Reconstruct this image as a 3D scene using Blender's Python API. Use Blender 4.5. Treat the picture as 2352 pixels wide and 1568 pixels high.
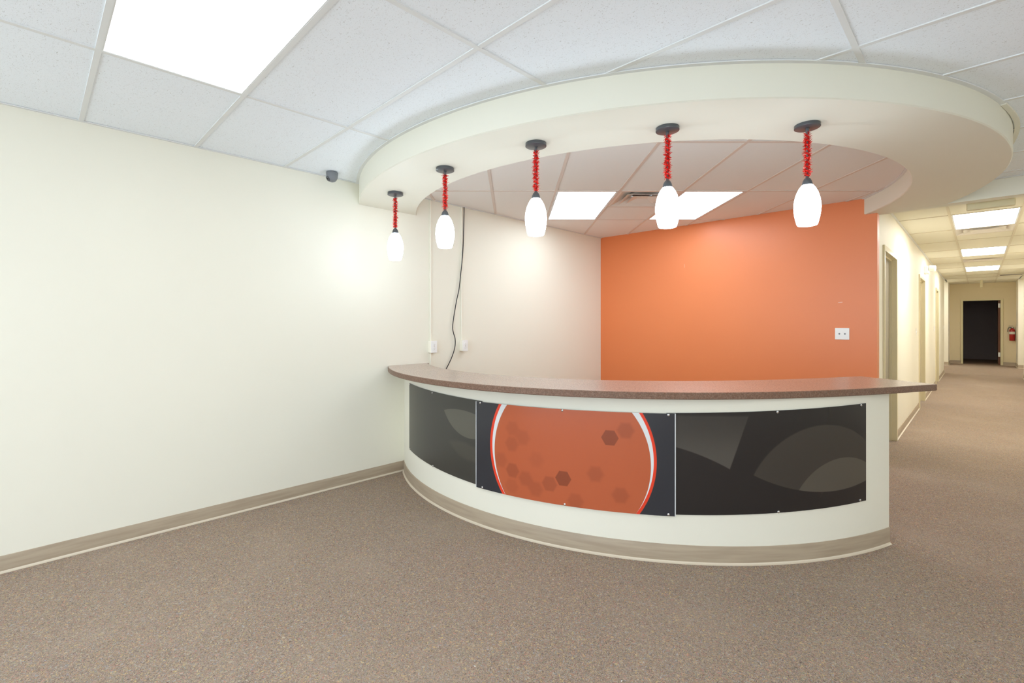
import bpy, bmesh, math, random
from math import sin, cos, pi, radians, sqrt, atan2, degrees
random.seed(7)
for o in list(bpy.data.objects): bpy.data.objects.remove(o)
SC = bpy.context.scene
COL = SC.collection

# ------------------------------------------------------------------ camera
# world: +Y runs along the left wall into the corridor, +X away from the left wall
EYE = 1.4327; CEIL = 2.692
cd = bpy.data.cameras.new('camera'); cam = bpy.data.objects.new('camera', cd); COL.objects.link(cam)
cd.sensor_width = 36.0; cd.lens = 36 * 1089 / 2352; cd.shift_y = -(784 - 742.4) / 2352
cd.clip_start = 0.02
cam.location = (0, 0, EYE); cam.rotation_euler = (radians(90), 0, radians(44.6))
SC.camera = cam
# ------------------------------------------------------------------ world + view
w = bpy.data.worlds.new('daylight'); SC.world = w; w.use_nodes = True
bg = w.node_tree.nodes['Background']; bg.inputs[0].default_value = (0.80, 0.90, 1.0, 1); bg.inputs[1].default_value = 4.1
SC.view_settings.view_transform = 'Standard'; SC.view_settings.look = 'None'
SC.view_settings.exposure = 0.0; SC.view_settings.gamma = 1.0; SC.view_settings.use_curve_mapping = False
L_LOBBY = 5.8; L_INNER = 8.3; L_HALL = 21.0; L_PEND = 20.5
try:
    SC.cycles.max_bounces = 12; SC.cycles.diffuse_bounces = 8; SC.cycles.sample_clamp_indirect = 10
except Exception: pass

# ------------------------------------------------------------------ materials
def lin(c):
    c = c / 255.0
    return c / 12.92 if c <= 0.04045 else ((c + 0.055) / 1.055) ** 2.4
def rgb(r, g, b): return (lin(r), lin(g), lin(b), 1.0)

class N:
    """tiny node-building helper"""
    def __init__(s, m): s.t = m.node_tree; s.n = s.t.nodes; s.l = s.t.links
    def new(s, ty, **kw):
        n = s.n.new(ty)
        for k, v in kw.items(): setattr(n, k, v)
        return n
    def put(s, sock, v):
        if hasattr(v, 'is_output'): s.l.new(v, sock)
        else: sock.default_value = v
    def math(s, op, a, b=None, c=None, clamp=False):
        n = s.new('ShaderNodeMath', operation=op); n.use_clamp = clamp
        s.put(n.inputs[0], a)
        if b is not None: s.put(n.inputs[1], b)
        if c is not None: s.put(n.inputs[2], c)
        return n.outputs[0]
    def mix(s, f, a, b, mode='MIX'):
        n = s.new('ShaderNodeMix', data_type='RGBA', blend_type=mode)
        s.put(n.inputs[0], f); s.put(n.inputs[6], a); s.put(n.inputs[7], b)
        return n.outputs[2]
    def noise(s, vec, scale, detail=2, rough=0.5, dist=0.0):
        n = s.new('ShaderNodeTexNoise'); s.put(n.inputs['Vector'], vec)
        n.inputs['Scale'].default_value = scale; n.inputs['Detail'].default_value = detail
        n.inputs['Roughness'].default_value = rough; n.inputs['Distortion'].default_value = dist
        return n.outputs['Fac']
    def step(s, x, a, b):
        n = s.new('ShaderNodeMapRange', interpolation_type='SMOOTHSTEP')
        s.put(n.inputs[0], x); n.inputs[1].default_value = a; n.inputs[2].default_value = b
        return n.outputs[0]
    def pos(s): return s.new('ShaderNodeNewGeometry').outputs['Position']
    def obj(s): return s.new('ShaderNodeTexCoord').outputs['Object']
    def bump(s, h, strength=0.2, dist=0.002):
        n = s.new('ShaderNodeBump'); n.inputs['Strength'].default_value = strength
        n.inputs['Distance'].default_value = dist; s.put(n.inputs['Height'], h)
        return n.outputs[0]

def mat(name, col, rough=0.5, metal=0.0, spec=0.5):
    m = bpy.data.materials.new(name); m.use_nodes = True
    p = m.node_tree.nodes['Principled BSDF']
    p.inputs['Base Color'].default_value = col; p.inputs['Roughness'].default_value = rough
    p.inputs['Metallic'].default_value = metal; p.inputs['Specular IOR Level'].default_value = spec
    return m, p
def paint(name, col, rough=0.55, bump=0.06, scale=220, spec=0.35):
    m, p = mat(name, col, rough, 0, spec); n = N(m)
    v = n.pos(); h = n.noise(v, scale, 3)
    tone = n.noise(v, 1.3, 2)
    c2 = tuple(x * 0.965 for x in col[:3]) + (1,)
    n.put(p.inputs['Base Color'], n.mix(tone, col, c2))
    n.put(p.inputs['Normal'], n.bump(h, bump, 0.001))
    return m
def emit(name, col, strength):
    m = bpy.data.materials.new(name); m.use_nodes = True; t = m.node_tree
    t.nodes.remove(t.nodes['Principled BSDF'])
    e = t.nodes.new('ShaderNodeEmission'); e.inputs[0].default_value = col; e.inputs[1].default_value = strength
    t.links.new(e.outputs[0], t.nodes['Material Output'].inputs[0])
    return m

M = {}
M['wall'] = paint('cream_wall_paint', rgb(238, 236, 222))
M['soffit'] = paint('cream_soffit_paint', rgb(231, 230, 216))
M['hall'] = paint('cream_corridor_paint', rgb(242, 238, 223))
M['end'] = paint('tan_corridor_paint', rgb(230, 217, 186))
M['edgelam'] = None
M['tbar_desk'] = mat('pinkish_grid_steel', rgb(218, 206, 197), 0.5)[0]
M['tbar_hall'] = mat('beige_grid_steel', rgb(212, 203, 180), 0.5)[0]
M['frame'] = mat('beige_gloss_frame', rgb(222, 212, 176), 0.28)[0]
M['leaf'] = mat('taupe_door', rgb(152, 144, 128), 0.4)[0]
M['white'] = mat('white_plastic', rgb(240, 241, 240), 0.3)[0]
M['tbar'] = mat('white_grid_steel', rgb(225, 228, 228), 0.5)[0]
M['black'] = mat('black_satin_metal', rgb(76, 79, 83), 0.32)[0]
M['cable'] = mat('black_cable', rgb(30, 30, 32), 0.5)[0]
M['slot'] = mat('dark_slot', rgb(45, 44, 44), 0.7)[0]
M['duct'] = mat('dark_duct', rgb(70, 74, 82), 0.5, 0.3)[0]
M['vent'] = mat('vent_enamel', rgb(226, 220, 212), 0.4)[0]
M['screw'] = mat('screw_steel', rgb(210, 210, 212), 0.25, 1.0)[0]
M['grey'] = mat('grey_camera_shell', rgb(120, 123, 128), 0.4)[0]
M['lens'] = mat('dark_lens', rgb(20, 20, 24), 0.08)[0]
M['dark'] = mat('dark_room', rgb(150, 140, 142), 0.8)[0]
M['wood'] = mat('brown_door_edge', rgb(122, 78, 54), 0.5)[0]
M['red'] = mat('extinguisher_red', rgb(165, 30, 26), 0.25)[0]
M['exit'] = mat('beige_sign_housing', rgb(222, 214, 178), 0.45)[0]
M['labelw'] = mat('pale_label', rgb(225, 222, 210), 0.5)[0]
M['edge'] = mat('white_panel_edge', rgb(225, 228, 230), 0.4)[0]
M['tinsel'] = mat('red_foil', rgb(232, 48, 40), 0.25, 0.6)[0]
M['lint'] = mat('white_lint', rgb(235, 235, 232), 0.9)[0]
M['pend'] = emit('glowing_opal_glass', (0.86, 0.985, 1.10, 1), L_PEND)
M['lobby_light'] = emit('lit_diffuser_cool', (0.95, 0.985, 1.0, 1), L_LOBBY)
M['inner_light'] = emit('lit_diffuser_desk', (0.92, 1.0, 1.07, 1), L_INNER)
M['hall_light'] = emit('lit_diffuser_hall', (1.0, 0.98, 0.94, 1), L_HALL)
M['lampglow'] = mat('lamp_head_plastic', rgb(246, 246, 240), 0.3)[0]

def make_orange():
    m, p = mat('orange_accent_paint', rgb(216, 108, 56), 0.42, 0, 0.75); n = N(m)
    v = n.pos(); sx = n.new('ShaderNodeSeparateXYZ'); n.put(sx.inputs[0], v)
    tone = n.noise(v, 1.1, 2)
    c = n.mix(tone, rgb(229, 131, 73), rgb(223, 124, 68))
    def chip(x0, z0, hw, hh, slope=0.0):
        dx = n.math('SUBTRACT', sx.outputs[0], x0)
        dz = n.math('SUBTRACT', n.math('SUBTRACT', sx.outputs[2], z0), n.math('MULTIPLY', dx, slope))
        a = n.step(n.math('ABSOLUTE', dx), hw, hw * 0.8); b = n.step(n.math('ABSOLUTE', dz), hh, hh * 0.5)
        return n.math('MULTIPLY', a, b)
    c = n.mix(chip(-1.035, 1.652, 0.021, 0.0035, 0.12), c, rgb(240, 205, 185))
    c = n.mix(n.math('MULTIPLY', chip(-2.717, 2.175, 0.003, 0.03), 0.5), c, rgb(240, 205, 185))
    n.put(p.inputs['Base Color'], c)
    n.put(p.inputs['Normal'], n.bump(n.noise(v, 200, 3), 0.07, 0.001))
    return m
M['orange'] = make_orange()

def make_carpet():
    m, p = mat('brown_flecked_carpet', rgb(125, 110, 100), 0.95, 0, 0.1); n = N(m); v = n.pos()
    warp = n.new('ShaderNodeTexNoise'); n.put(warp.inputs['Vector'], v); warp.inputs['Scale'].default_value = 55; warp.inputs['Detail'].default_value = 2
    ad = n.new('ShaderNodeVectorMath', operation='MULTIPLY_ADD'); n.put(ad.inputs[0], warp.outputs['Color'])
    ad.inputs[1].default_value = (0.03, 0.03, 0.0); n.put(ad.inputs[2], v)
    wv = ad.outputs[0]
    def strand(off, scale, w):
        o = n.new('ShaderNodeVectorMath', operation='ADD'); n.put(o.inputs[0], wv); o.inputs[1].default_value = off
        f = n.noise(o.outputs[0], scale, 1, 0.4, 0.6)
        return n.step(n.math('ABSOLUTE', n.math('SUBTRACT', f, 0.5)), w, w * 0.35), f
    a = n.noise(wv, 230, 2, 0.6, 0.6)
    col = n.mix(n.step(a, 0.36, 0.64), rgb(116, 101, 94), rgb(158, 140, 126))
    for off, sc, wd, k, c_ in [((0, 0, 0), 102, .030, .8, (96, 82, 78)), ((3.1, 7.7, 1.3), 90, .026, .9, (206, 178, 124)), ((9.4, 2.2, 4.0), 97, .024, .8, (160, 166, 172)),
                               ((5.5, 4.1, 8.2), 94, .024, .8, (190, 134, 120)), ((1.7, 8.8, 6.1), 106, .022, .75, (196, 184, 166)), ((6.3, 0.7, 2.9), 100, .02, .65, (140, 146, 118))]:
        st_, _f = strand(off, sc, wd)
        col = n.mix(n.math('MULTIPLY', st_, k), col, rgb(*c_))
    wear = n.noise(v, 1.6, 3)
    col = n.mix(n.math('MULTIPLY', n.step(wear, 0.45, 0.75), 0.22), col, rgb(178, 162, 146))
    n.put(p.inputs['Base Color'], col)
    n.put(p.inputs['Normal'], n.bump(a, 0.4, 0.003))
    return m
M['carpet'] = make_carpet()

def make_tile(name, base, fleck, amount):
    m, p = mat(name, base, 0.9, 0, 0.15); n = N(m); v = n.pos()
    mp = n.new('ShaderNodeMapping'); n.put(mp.inputs[0], v); mp.inputs['Rotation'].default_value = (0, 0, 0.5); mp.inputs['Scale'].default_value = (1, 2.2, 1)
    f = n.noise(mp.outputs[0], 75, 3, 0.6, 1.5)
    k = n.math('MULTIPLY', n.step(f, 0.63, 0.70), amount)
    f2 = n.noise(v, 190, 2)
    k2 = n.math('MULTIPLY', n.step(f2, 0.64, 0.72), amount * 0.7)
    k = n.math('MAXIMUM', k, k2)
    n.put(p.inputs['Base Color'], n.mix(k, base, fleck))
    n.put(p.inputs['Normal'], n.bump(n.math('SUBTRACT', n.noise(v, 160, 3), k), 0.25, 0.002))
    return m
M['tile'] = make_tile('mineral_tile', rgb(240, 247, 253), rgb(186, 187, 186), 0.85)
M['tile_inner'] = make_tile('smooth_tile', rgb(236, 235, 232), rgb(218, 215, 210), 0.25)
M['tile_hall'] = make_tile('corridor_tile', rgb(229, 225, 208), rgb(214, 208, 190), 0.3)

def make_base():
    m, p = mat('taupe_vinyl_base', rgb(178, 163, 143), 0.4, 0, 0.4); n = N(m); v = n.pos()
    s = n.new('ShaderNodeMapping'); n.put(s.inputs[0], v); s.inputs['Scale'].default_value = (1, 1, 14)
    t = n.noise(s.outputs[0], 3.0, 3)
    n.put(p.inputs['Base Color'], n.mix(n.step(t, 0.3, 0.75), rgb(178, 163, 142), rgb(164, 148, 128)))
    return m
M['base'] = make_base()
M['toe'] = mat('pale_vinyl_toe', rgb(214, 202, 182), 0.35)[0]

def make_laminate(edge=False):
    m, p = mat('brown_speckled_laminate', rgb(140, 112, 98), 0.3, 0, 0.5); p.inputs['Coat Weight'].default_value = 1.0; p.inputs['Coat Roughness'].default_value = 0.27; p.inputs['Coat IOR'].default_value = 2.1; n = N(m); v = n.pos()
    a = n.noise(v, 130, 3, 0.65, 0.8); b = n.noise(v, 90, 2, 0.6, 1.0); 
    c = n.mix(n.step(a, 0.38, 0.64), rgb(132, 106, 92), rgb(182, 154, 137))
    c = n.mix(n.math('MULTIPLY', n.step(b, 0.58, 0.68), 0.7), c, rgb(120, 116, 110))
    c = n.mix(n.math('MULTIPLY', n.step(b, 0.40, 0.30), 0.6), c, rgb(160, 96, 66))
    if edge:
        c = n.mix(0.62, c, rgb(100, 72, 54)); p.inputs['Coat Weight'].default_value = 0.0; p.inputs['Specular IOR Level'].default_value = 0.25
    n.put(p.inputs['Base Color'], c)
    n.put(p.inputs['Roughness'], n.math('MULTIPLY_ADD', n.noise(v, 3, 2), 0.12, 0.40))
    return m
M['laminate'] = make_laminate(); M['edgelam'] = make_laminate(True)

# printed counter panels: flat print in (arc length s, height z), both metres, kept in the UV map
K = 0.04346
def uvnodes(n):
    u = n.new('ShaderNodeUVMap'); u.uv_map = 'print'; s = n.new('ShaderNodeSeparateXYZ'); n.put(s.inputs[0], u.outputs[0])
    return s.outputs[0], s.outputs[1]
def disc(n, s, z, cs, cz, r, soft=0.0015):
    d = n.math('SQRT', n.math('ADD', n.math('POWER', n.math('ABSOLUTE', n.math('SUBTRACT', s, cs)), 2.0), n.math('POWER', n.math('ABSOLUTE', n.math('SUBTRACT', z, cz)), 2.0)))
    return n.step(d, r + soft, r - soft)
def hexa(n, s, z, cs, cz, r, soft):
    x = n.math('ABSOLUTE', n.math('SUBTRACT', s, cs)); y = n.math('ABSOLUTE', n.math('SUBTRACT', z, cz))
    d = n.math('MAXIMUM', y, n.math('ADD', n.math('MULTIPLY', x, 0.866), n.math('MULTIPLY', y, 0.5)))
    return n.step(d, r * 0.866 + soft, r * 0.866 - soft)
def half(n, s, z, ax, az, bx, bz, soft=0.004):   # left of the line a->b
    ex, ez = bx - ax, bz - az; l = sqrt(ex * ex + ez * ez)
    d = n.math('ADD', n.math('MULTIPLY', n.math('SUBTRACT', z, az), ex / l), n.math('MULTIPLY', n.math('SUBTRACT', s, ax), -ez / l))
    return n.step(d, -soft, soft)
def panel_center():
    m, p = mat('print_centre', rgb(50, 52, 58), 0.22, 0, 0.5); n = N(m); s, z = uvnodes(n)
    c = n.mix(n.noise(n.pos(), 2, 1), rgb(47, 49, 56), rgb(53, 54, 59))
    c = n.mix(disc(n, s, z, .914, .6, .559), c, rgb(226, 66, 40))
    c = n.mix(disc(n, s, z, .9155, .6, .5405), c, rgb(222, 225, 226))
    o = rgb(185, 95, 61)
    for th, hz, k, sf in [(27.57, .731, .62, .003), (20.83, .448, .62, .003), (29.72, .781, .3, .012), (12.46, .447, .34, .010), (18.7, .401, .32, .008),
                          (25.54, .5, .26, .014), (29.03, .384, .26, .012), (12.46, .726, .2, .016), (14.31, .676, .2, .016), (12.33, .623, .24, .014),
                          (14.76, .408, .26, .016), (10.29, .502, .2, .016), (16.59, .543, .13, .02), (22.67, .316, .22, .012), (12.33, .341, .14, .014), (16.47, .353, .24, .016)]:
        o = n.mix(n.math('MULTIPLY', hexa(n, s, z, th * K, hz, .053, sf), k), o, rgb(104, 52, 38))
    c = n.mix(disc(n, s, z, .917, .57, .523), c, o)
    n.put(p.inputs['Base Color'], c); return m
def panel_left():
    m, p = mat('print_left', rgb(62, 61, 57), 0.28, 0, 0.5); n = N(m); s, z = uvnodes(n)
    c = rgb(64, 63, 59)
    lf = n.math('MULTIPLY', disc(n, s, z, .05, .001, .796), disc(n, s, z, .148, .962, .361))
    c = n.mix(n.math('MULTIPLY', lf, .8), c, rgb(98, 96, 86))
    lf2 = n.math('MULTIPLY', disc(n, s, z, .05, .001, .56, .02), disc(n, s, z, .16, .80, .36, .02))
    c = n.mix(n.math('MULTIPLY', lf2, .35), c, rgb(92, 88, 78))
    n.put(p.inputs['Base Color'], c); return m
def panel_right():
    m, p = mat('print_right', rgb(44, 42, 41), 0.25, 0, 0.5); n = N(m); s, z = uvnodes(n)
    c = rgb(40, 37, 37)
    a = n.math('MULTIPLY', half(n, s, z, 43.7 * K, .571, 45.9 * K, .84), n.math('SUBTRACT', 1.0, disc(n, s, z, 1.286, -.508, 1.238, .004)))
    a = n.math('MULTIPLY', a, n.step(z, .892, .872))
    c = n.mix(n.math('MULTIPLY', a, n.math('MULTIPLY_ADD', n.step(z, .88, .6), .5, .3)), c, rgb(88, 84, 78))
    low = disc(n, s, z, 2.557, 1.575, 1.164, .003)
    b = n.math('MULTIPLY', disc(n, s, z, 2.512, .284, .533, .006), low)
    c = n.mix(n.math('MULTIPLY', b, .42), c, rgb(84, 78, 70))
    d = n.math('MULTIPLY', disc(n, s, z, 2.661, .206, .403, .003), low)
    c = n.mix(n.math('MULTIPLY', d, .6), c, rgb(98, 92, 82))
    n.put(p.inputs['Base Color'], c); return m
M['pc'] = panel_center(); M['pl'] = panel_left(); M['pr'] = panel_right()

# ------------------------------------------------------------------ mesh helpers
class MB:
    def __init__(s): s.v = []; s.f = []; s.mi = []; s.uv = {}
    def face(s, idx, m=0): s.f.append(tuple(idx)); s.mi.append(m)
    def add(s, vs, fs, m=0):
        o = len(s.v); s.v += [tuple(p) for p in vs]
        for f in fs: s.face([i + o for i in f], m)
    def box(s, x0, y0, z0, x1, y1, z1, m=0):
        s.add([(x0, y0, z0), (x1, y0, z0), (x1, y1, z0), (x0, y1, z0), (x0, y0, z1), (x1, y0, z1), (x1, y1, z1), (x0, y1, z1)],
              [(3, 2, 1, 0), (4, 5, 6, 7), (0, 1, 5, 4), (1, 2, 6, 5), (2, 3, 7, 6), (3, 0, 4, 7)], m)
    def prism(s, poly, z0, z1, m=0):   # poly ccw in xy
        k = len(poly)
        s.add([(x, y, z0) for x, y in poly] + [(x, y, z1) for x, y in poly],
              [tuple(reversed(range(k))), tuple(range(k, 2 * k))] + [(i, (i + 1) % k, k + (i + 1) % k, k + i) for i in range(k)], m)
    def lathe(s, prof, c=(0, 0, 0), seg=32, m=0, axis='z'):   # prof: (r, h)
        vs = []; fs = []
        for r, h in prof:
            for i in range(seg):
                a = 2 * pi * i / seg
                p = (r * cos(a), r * sin(a), h)
                if axis == 'y': p = (p[0], p[2], p[1])
                if axis == 'x': p = (p[2], p[0], p[1])
                vs.append((c[0] + p[0], c[1] + p[1], c[2] + p[2]))
        n = len(prof)
        for j in range(n - 1):
            for i in range(seg):
                k = (i + 1) % seg
                fs.append((j * seg + i, j * seg + k, (j + 1) * seg + k, (j + 1) * seg + i))
        if prof[0][0] > 1e-6: fs.append(tuple(reversed(range(seg))))
        if prof[-1][0] > 1e-6: fs.append(tuple((n - 1) * seg + i for i in range(seg)))
        s.add(vs, fs, m)
    def tube(s, pts, r, seg=10, m=0):
        from mathutils import Vector
        P = [Vector(p) for p in pts]; vs = []; fs = []
        up = Vector((0, 0, 1))
        d0 = (P[1] - P[0]).normalized(); nrm = d0.cross(up if abs(d0.z) < .9 else Vector((1, 0, 0))).normalized()
        for i, p in enumerate(P):
            d = (P[min(i + 1, len(P) - 1)] - P[max(i - 1, 0)]).normalized()
            nrm = (nrm - d * nrm.dot(d)).normalized(); bn = d.cross(nrm)
            for k in range(seg):
                a = 2 * pi * k / seg; vs.append(tuple(p + nrm * (r * cos(a)) + bn * (r * sin(a))))
        for i in range(len(P) - 1):
            for k in range(seg):
                q = (k + 1) % seg; fs.append((i * seg + k, i * seg + q, (i + 1) * seg + q, (i + 1) * seg + k))
        fs += [tuple(reversed(range(seg))), tuple((len(P) - 1) * seg + k for k in range(seg))]
        s.add(vs, fs, m)
    def sweep(s, prof, path, m=0, close=True):
        """prof: list of (out, z); path: list of functions/positions giving (x, y, nx, ny)"""
        k = len(prof); vs = []; fs = []
        for (x, y, nx, ny) in path:
            for (o, z) in prof: vs.append((x + nx * o, y + ny * o, z))
        for i in range(len(path) - 1):
            for j in range(k if close else k - 1):
                q = (j + 1) % k; fs.append((i * k + j, i * k + q, (i + 1) * k + q, (i + 1) * k + j))
        if close: fs += [tuple(range(k)), tuple(reversed([(len(path) - 1) * k + j for j in range(k)]))]
        s.add(vs, fs, m)
    def build(s, name, mats, parent=None, smooth=False, bevel=0.0, seg=2, fix=True):
        me = bpy.data.meshes.new(name); me.from_pydata(s.v, [], s.f)
        for mm in (mats if isinstance(mats, (list, tuple)) else [mats]): me.materials.append(mm)
        for p, i in zip(me.polygons, s.mi): p.material_index = i
        if fix:
            b = bmesh.new(); b.from_mesh(me); bmesh.ops.recalc_face_normals(b, faces=b.faces); b.to_mesh(me); b.free()
        me.update(); o = bpy.data.objects.new(name, me); COL.objects.link(o)
        if parent: o.parent = parent
        if bevel:
            md = o.modifiers.new('bevel', 'BEVEL'); md.width = bevel; md.segments = seg; md.limit_method = 'ANGLE'; md.angle_limit = radians(40)
        if smooth:
            for p in me.polygons: p.use_smooth = True
            try: me.set_sharp_from_angle(angle=radians(35))
            except Exception: pass
        return o
def structure(o, label=None):
    o['kind'] = 'structure'
    if label: o['label'] = label
    return o
def tag(o, label, cat, group=None):
    o['label'] = label; o['category'] = cat
    if group: o['group'] = group
    return o
def empty(name, loc=(0, 0, 0)):
    o = bpy.data.objects.new(name, None); o.location = loc; o.empty_display_size = .1; COL.objects.link(o); return o
def shift(mb, d):
    mb.v = [(x + d[0], y + d[1], z + d[2]) for x, y, z in mb.v]; return mb
def bx(name, b, m, parent=None, bevel=0.0):
    q = MB(); q.box(*b); return q.build(name, m, parent, bevel=bevel)

# ------------------------------------------------------------------ plan
XL = -4.0; YB = 5.93; XR = 3.25; YF = -2.83; HX0 = -0.73; HX1 = 0.82; HEND = 18.54; ALC = 19.92; YEND = 21.0; RAISE = 0.14
SC_C = (-2.65, 4.545); SO, SI = 2.806, 2.285     # soffit ring
CC = (-2.77, 4.705); CR = 2.477                  # counter arc
RM = 2.55                                        # tiles change grid hidden above the soffit
# ---- floor (flat lobby and corridor, short ramp, raised alcove, dark room beyond)
f = MB()
f.box(XL - .1, YF - .1, -.06, XR + .1, 18.55, 0)
f.add([(-2.4, 18.55, -.06), (2.4, 18.55, -.06), (2.4, 19.35, -.06), (-2.4, 19.35, -.06), (-2.4, 18.55, 0), (2.4, 18.55, 0), (2.4, 19.35, RAISE), (-2.4, 19.35, RAISE)],
      [(3, 2, 1, 0), (4, 5, 6, 7), (0, 1, 5, 4), (1, 2, 6, 5), (2, 3, 7, 6), (3, 0, 4, 7)])
f.box(-2.4, 19.35, -.06, 2.4, YEND + 3.2, RAISE)
floor = structure(f.build('floor', M['carpet']), 'brown flecked carpet floor of lobby and corridor')

# ---- walls
structure(bx('wall_left', (XL - .12, YF, 0, XL, YB + .12, CEIL + .1), M['wall']), 'long blank cream wall on the left')
wb = structure(bx('wall_back', (XL, YB, 0, HX0 + .004, YB + .12, CEIL + .1), M['orange']), 'orange accent wall behind the counter')
structure(bx('wall_back_right', (HX1, YB, 0, XR, YB + .12, CEIL + .1), M['wall']))
hd = structure(bx('wall_header', (HX0, YB, 2.535, HX1, YB + .13, CEIL + .1), M['soffit']), 'low header over the corridor entrance')
# right and front walls of the lobby close the lobby; shop windows fill the front wall behind the camera
structure(bx('wall_right', (XR, YF, 0, XR + .12, YB + .12, CEIL + .1), M['wall']))
WX0, WX1, WZ0, WZ1 = -3.5, 3.0, .12, 2.58
q = MB(); q.box(XL - .12, YF - .12, 0, XR + .12, YF, WZ0); q.box(XL - .12, YF - .12, WZ1, XR + .12, YF, CEIL + .1)
q.box(XL - .12, YF - .12, WZ0, WX0, YF, WZ1); q.box(WX1, YF - .12, WZ0, XR + .12, YF, WZ1)
structure(q.build('wall_front', M['wall']))
q = MB()
for i in range(6): x = WX0 + i * (WX1 - WX0) / 5; q.box(x - .025, YF - .09, WZ0, x + .025, YF - .03, WZ1)
q.box(WX0, YF - .09, WZ0, WX1, YF - .03, WZ0 + .05); q.box(WX0, YF - .09, WZ1 - .05, WX1, YF - .03, WZ1)
structure(q.build('window_1', M['slot']))

# corridor left wall with three door openings
DOORS = [(6.33, 7.44), (10.50, 11.63), (14.76, 15.72)]
q = MB(); y = YB + .004
for a, b in DOORS:
    q.box(HX0 - .12, y, 0, HX0, a + .03, CEIL + .1); q.box(HX0 - .12, a + .03, 2.235, HX0, b - .03, CEIL + .1); y = b - .03
q.box(HX0 - .12, y, 0, HX0, HEND, CEIL + .1)
q.box(HX0 - 1.4, HEND - .12, 0, HX0 - .12, HEND, CEIL + .1)
structure(q.build('wall_corridor_left', M['hall']), 'cream corridor wall with three doors')
q = MB(); q.box(HX1, YB + .12, 0, HX1 + .12, HEND - .4, CEIL + .1); q.box(HX1 + .12, HEND - .52, 0, 2.2, HEND - .4, CEIL + .1)
structure(q.build('wall_corridor_right', M['hall']))
q = MB()
q.box(-2.2, ALC, RAISE - .1, -.69, YEND + .1, CEIL + .1); q.box(.79, ALC, RAISE - .1, 2.2, YEND + .1, CEIL + .1)
structure(q.build('wall_alcove', M['hall']), 'wall corners framing the far corridor recess')
DX0, DX1, DZ = -.377, .46, 2.15
q = MB(); q.box(-.69, YEND, RAISE - .1, DX0 - .0, YEND + .1, CEIL + .1); q.box(DX1, YEND, RAISE - .1, .79, YEND + .1, CEIL + .1); q.box(DX0, YEND, DZ, DX1, YEND + .1, CEIL + .1)
structure(q.build('wall_corridor_end', M['end']), 'end wall of the corridor')
q = MB(); q.box(-2.2, HEND - .12, 0, -2.1, ALC, CEIL); q.box(2.1, HEND - .52, 0, 2.2, ALC, CEIL); structure(q.build('wall_cross_passage', M['hall']))
q = MB(); q.box(-1.6, YEND + 3, 0, 1.6, YEND + 3.1, CEIL); q.box(-1.6, YEND + .1, 0, -1.5, YEND + 3, CEIL); q.box(1.5, YEND + .1, 0, 1.6, YEND + 3, CEIL); q.box(-1.6, YEND + .1, CEIL, 1.6, YEND + 3.1, CEIL + .1)
structure(q.build('wall_dark_room', M['dark']), 'unlit room beyond the far doorway')

# ---- doors of the corridor
for i, (a, b) in enumerate(DOORS):
    d = structure(empty('door_%d' % (i + 1), (HX0, a, 0)), ['nearest corridor door, beside the orange wall', 'middle corridor door', 'far corridor door'][i])
    q = MB()
    for y0, y1 in ((a, a + .05), (b - .05, b)): q.box(HX0 - .125, y0, 0, HX0 + .018, y1, 2.265)
    q.box(HX0 - .125, a + .05, 2.205, HX0 + .018, b - .05, 2.265)
    fr = shift(q, (-HX0, -a, 0)).build('door_frame', M['frame'], d, bevel=.004)
    q = MB(); q.box(HX0 - .058, a + .05, 0, HX0 - .034, a + .068, 2.205); q.box(HX0 - .058, b - .068, 0, HX0 - .034, b - .05, 2.205); q.box(HX0 - .058, a + .068, 2.187, HX0 - .034, b - .068, 2.205)
    shift(q, (-HX0, -a, 0)).build('door_stop', M['frame'], d)
    q = MB(); q.box(HX0 - .10, a + .052, .008, HX0 - .058, b - .052, 2.2); shift(q, (-HX0, -a, 0)).build('door_leaf', M['leaf'], d)
# far open doorway
d = structure(empty('door_4', (0, YEND, RAISE)), 'open dark doorway at the corridor end')
q = MB(); q.box(DX0 - .052, YEND - .02, RAISE, DX0, YEND + .11, DZ); q.box(DX1, YEND - .02, RAISE, DX1 + .06, YEND + .11, DZ); q.box(DX0 - .052, YEND - .02, DZ, DX1 + .06, YEND + .11, DZ + .045)
shift(q, (0, -YEND, -RAISE)).build('door_frame', M['exit'], d, bevel=.003)
lf = bx('door_leaf', (DX1 - .047, .1, .01, DX1 - .004, .93, DZ - RAISE - .01), M['wood'], d)
for z in (.26, 1.78):
    bx('hinge', (DX1 - .05, .03, z, DX1 - .003, .10, z + .13), M['white'], d)

# ---- baseboards: vinyl cove base with a pale toe
def baseboard(name, paths, z0=0.0, parent=None, label=None, h=.098, xmin=-99):
    q = MB()
    for path in paths:
        q.sweep([(0, z0), (.006, z0), (.006, z0 + h - .004), (.004, z0 + h), (0, z0 + h)], path)
    q.v = [(max(x, xmin), y, z) for x, y, z in q.v]
    o = q.build(name, M['base'], parent, smooth=True)
    t = MB()
    for path in paths:
        t.sweep([(.004, z0), (.018, z0), (.018, z0 + .003), (.010, z0 + .006), (.0065, z0 + .012), (.004, z0 + .014)], path)
    t.v = [(max(x, xmin), y, z) for x, y, z in t.v]
    t.build('toe', M['toe'], o, smooth=True)
    return o
def line(x0, y0, x1, y1, nx, ny): return [(x0, y0, nx, ny), (x1, y1, nx, ny)]
thL = degrees(math.asin((XL - CC[0]) / CR)); thR = 71.6
def arcpath(R, t0, t1, n): return [(CC[0] + R * sin(radians(t)), CC[1] - R * cos(radians(t)), sin(radians(t)), -cos(radians(t))) for t in [t0 + (t1 - t0) * i / n for i in range(n + 1)]]
yc = CC[1] - sqrt(CR ** 2 - (XL - CC[0]) ** 2)
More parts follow.
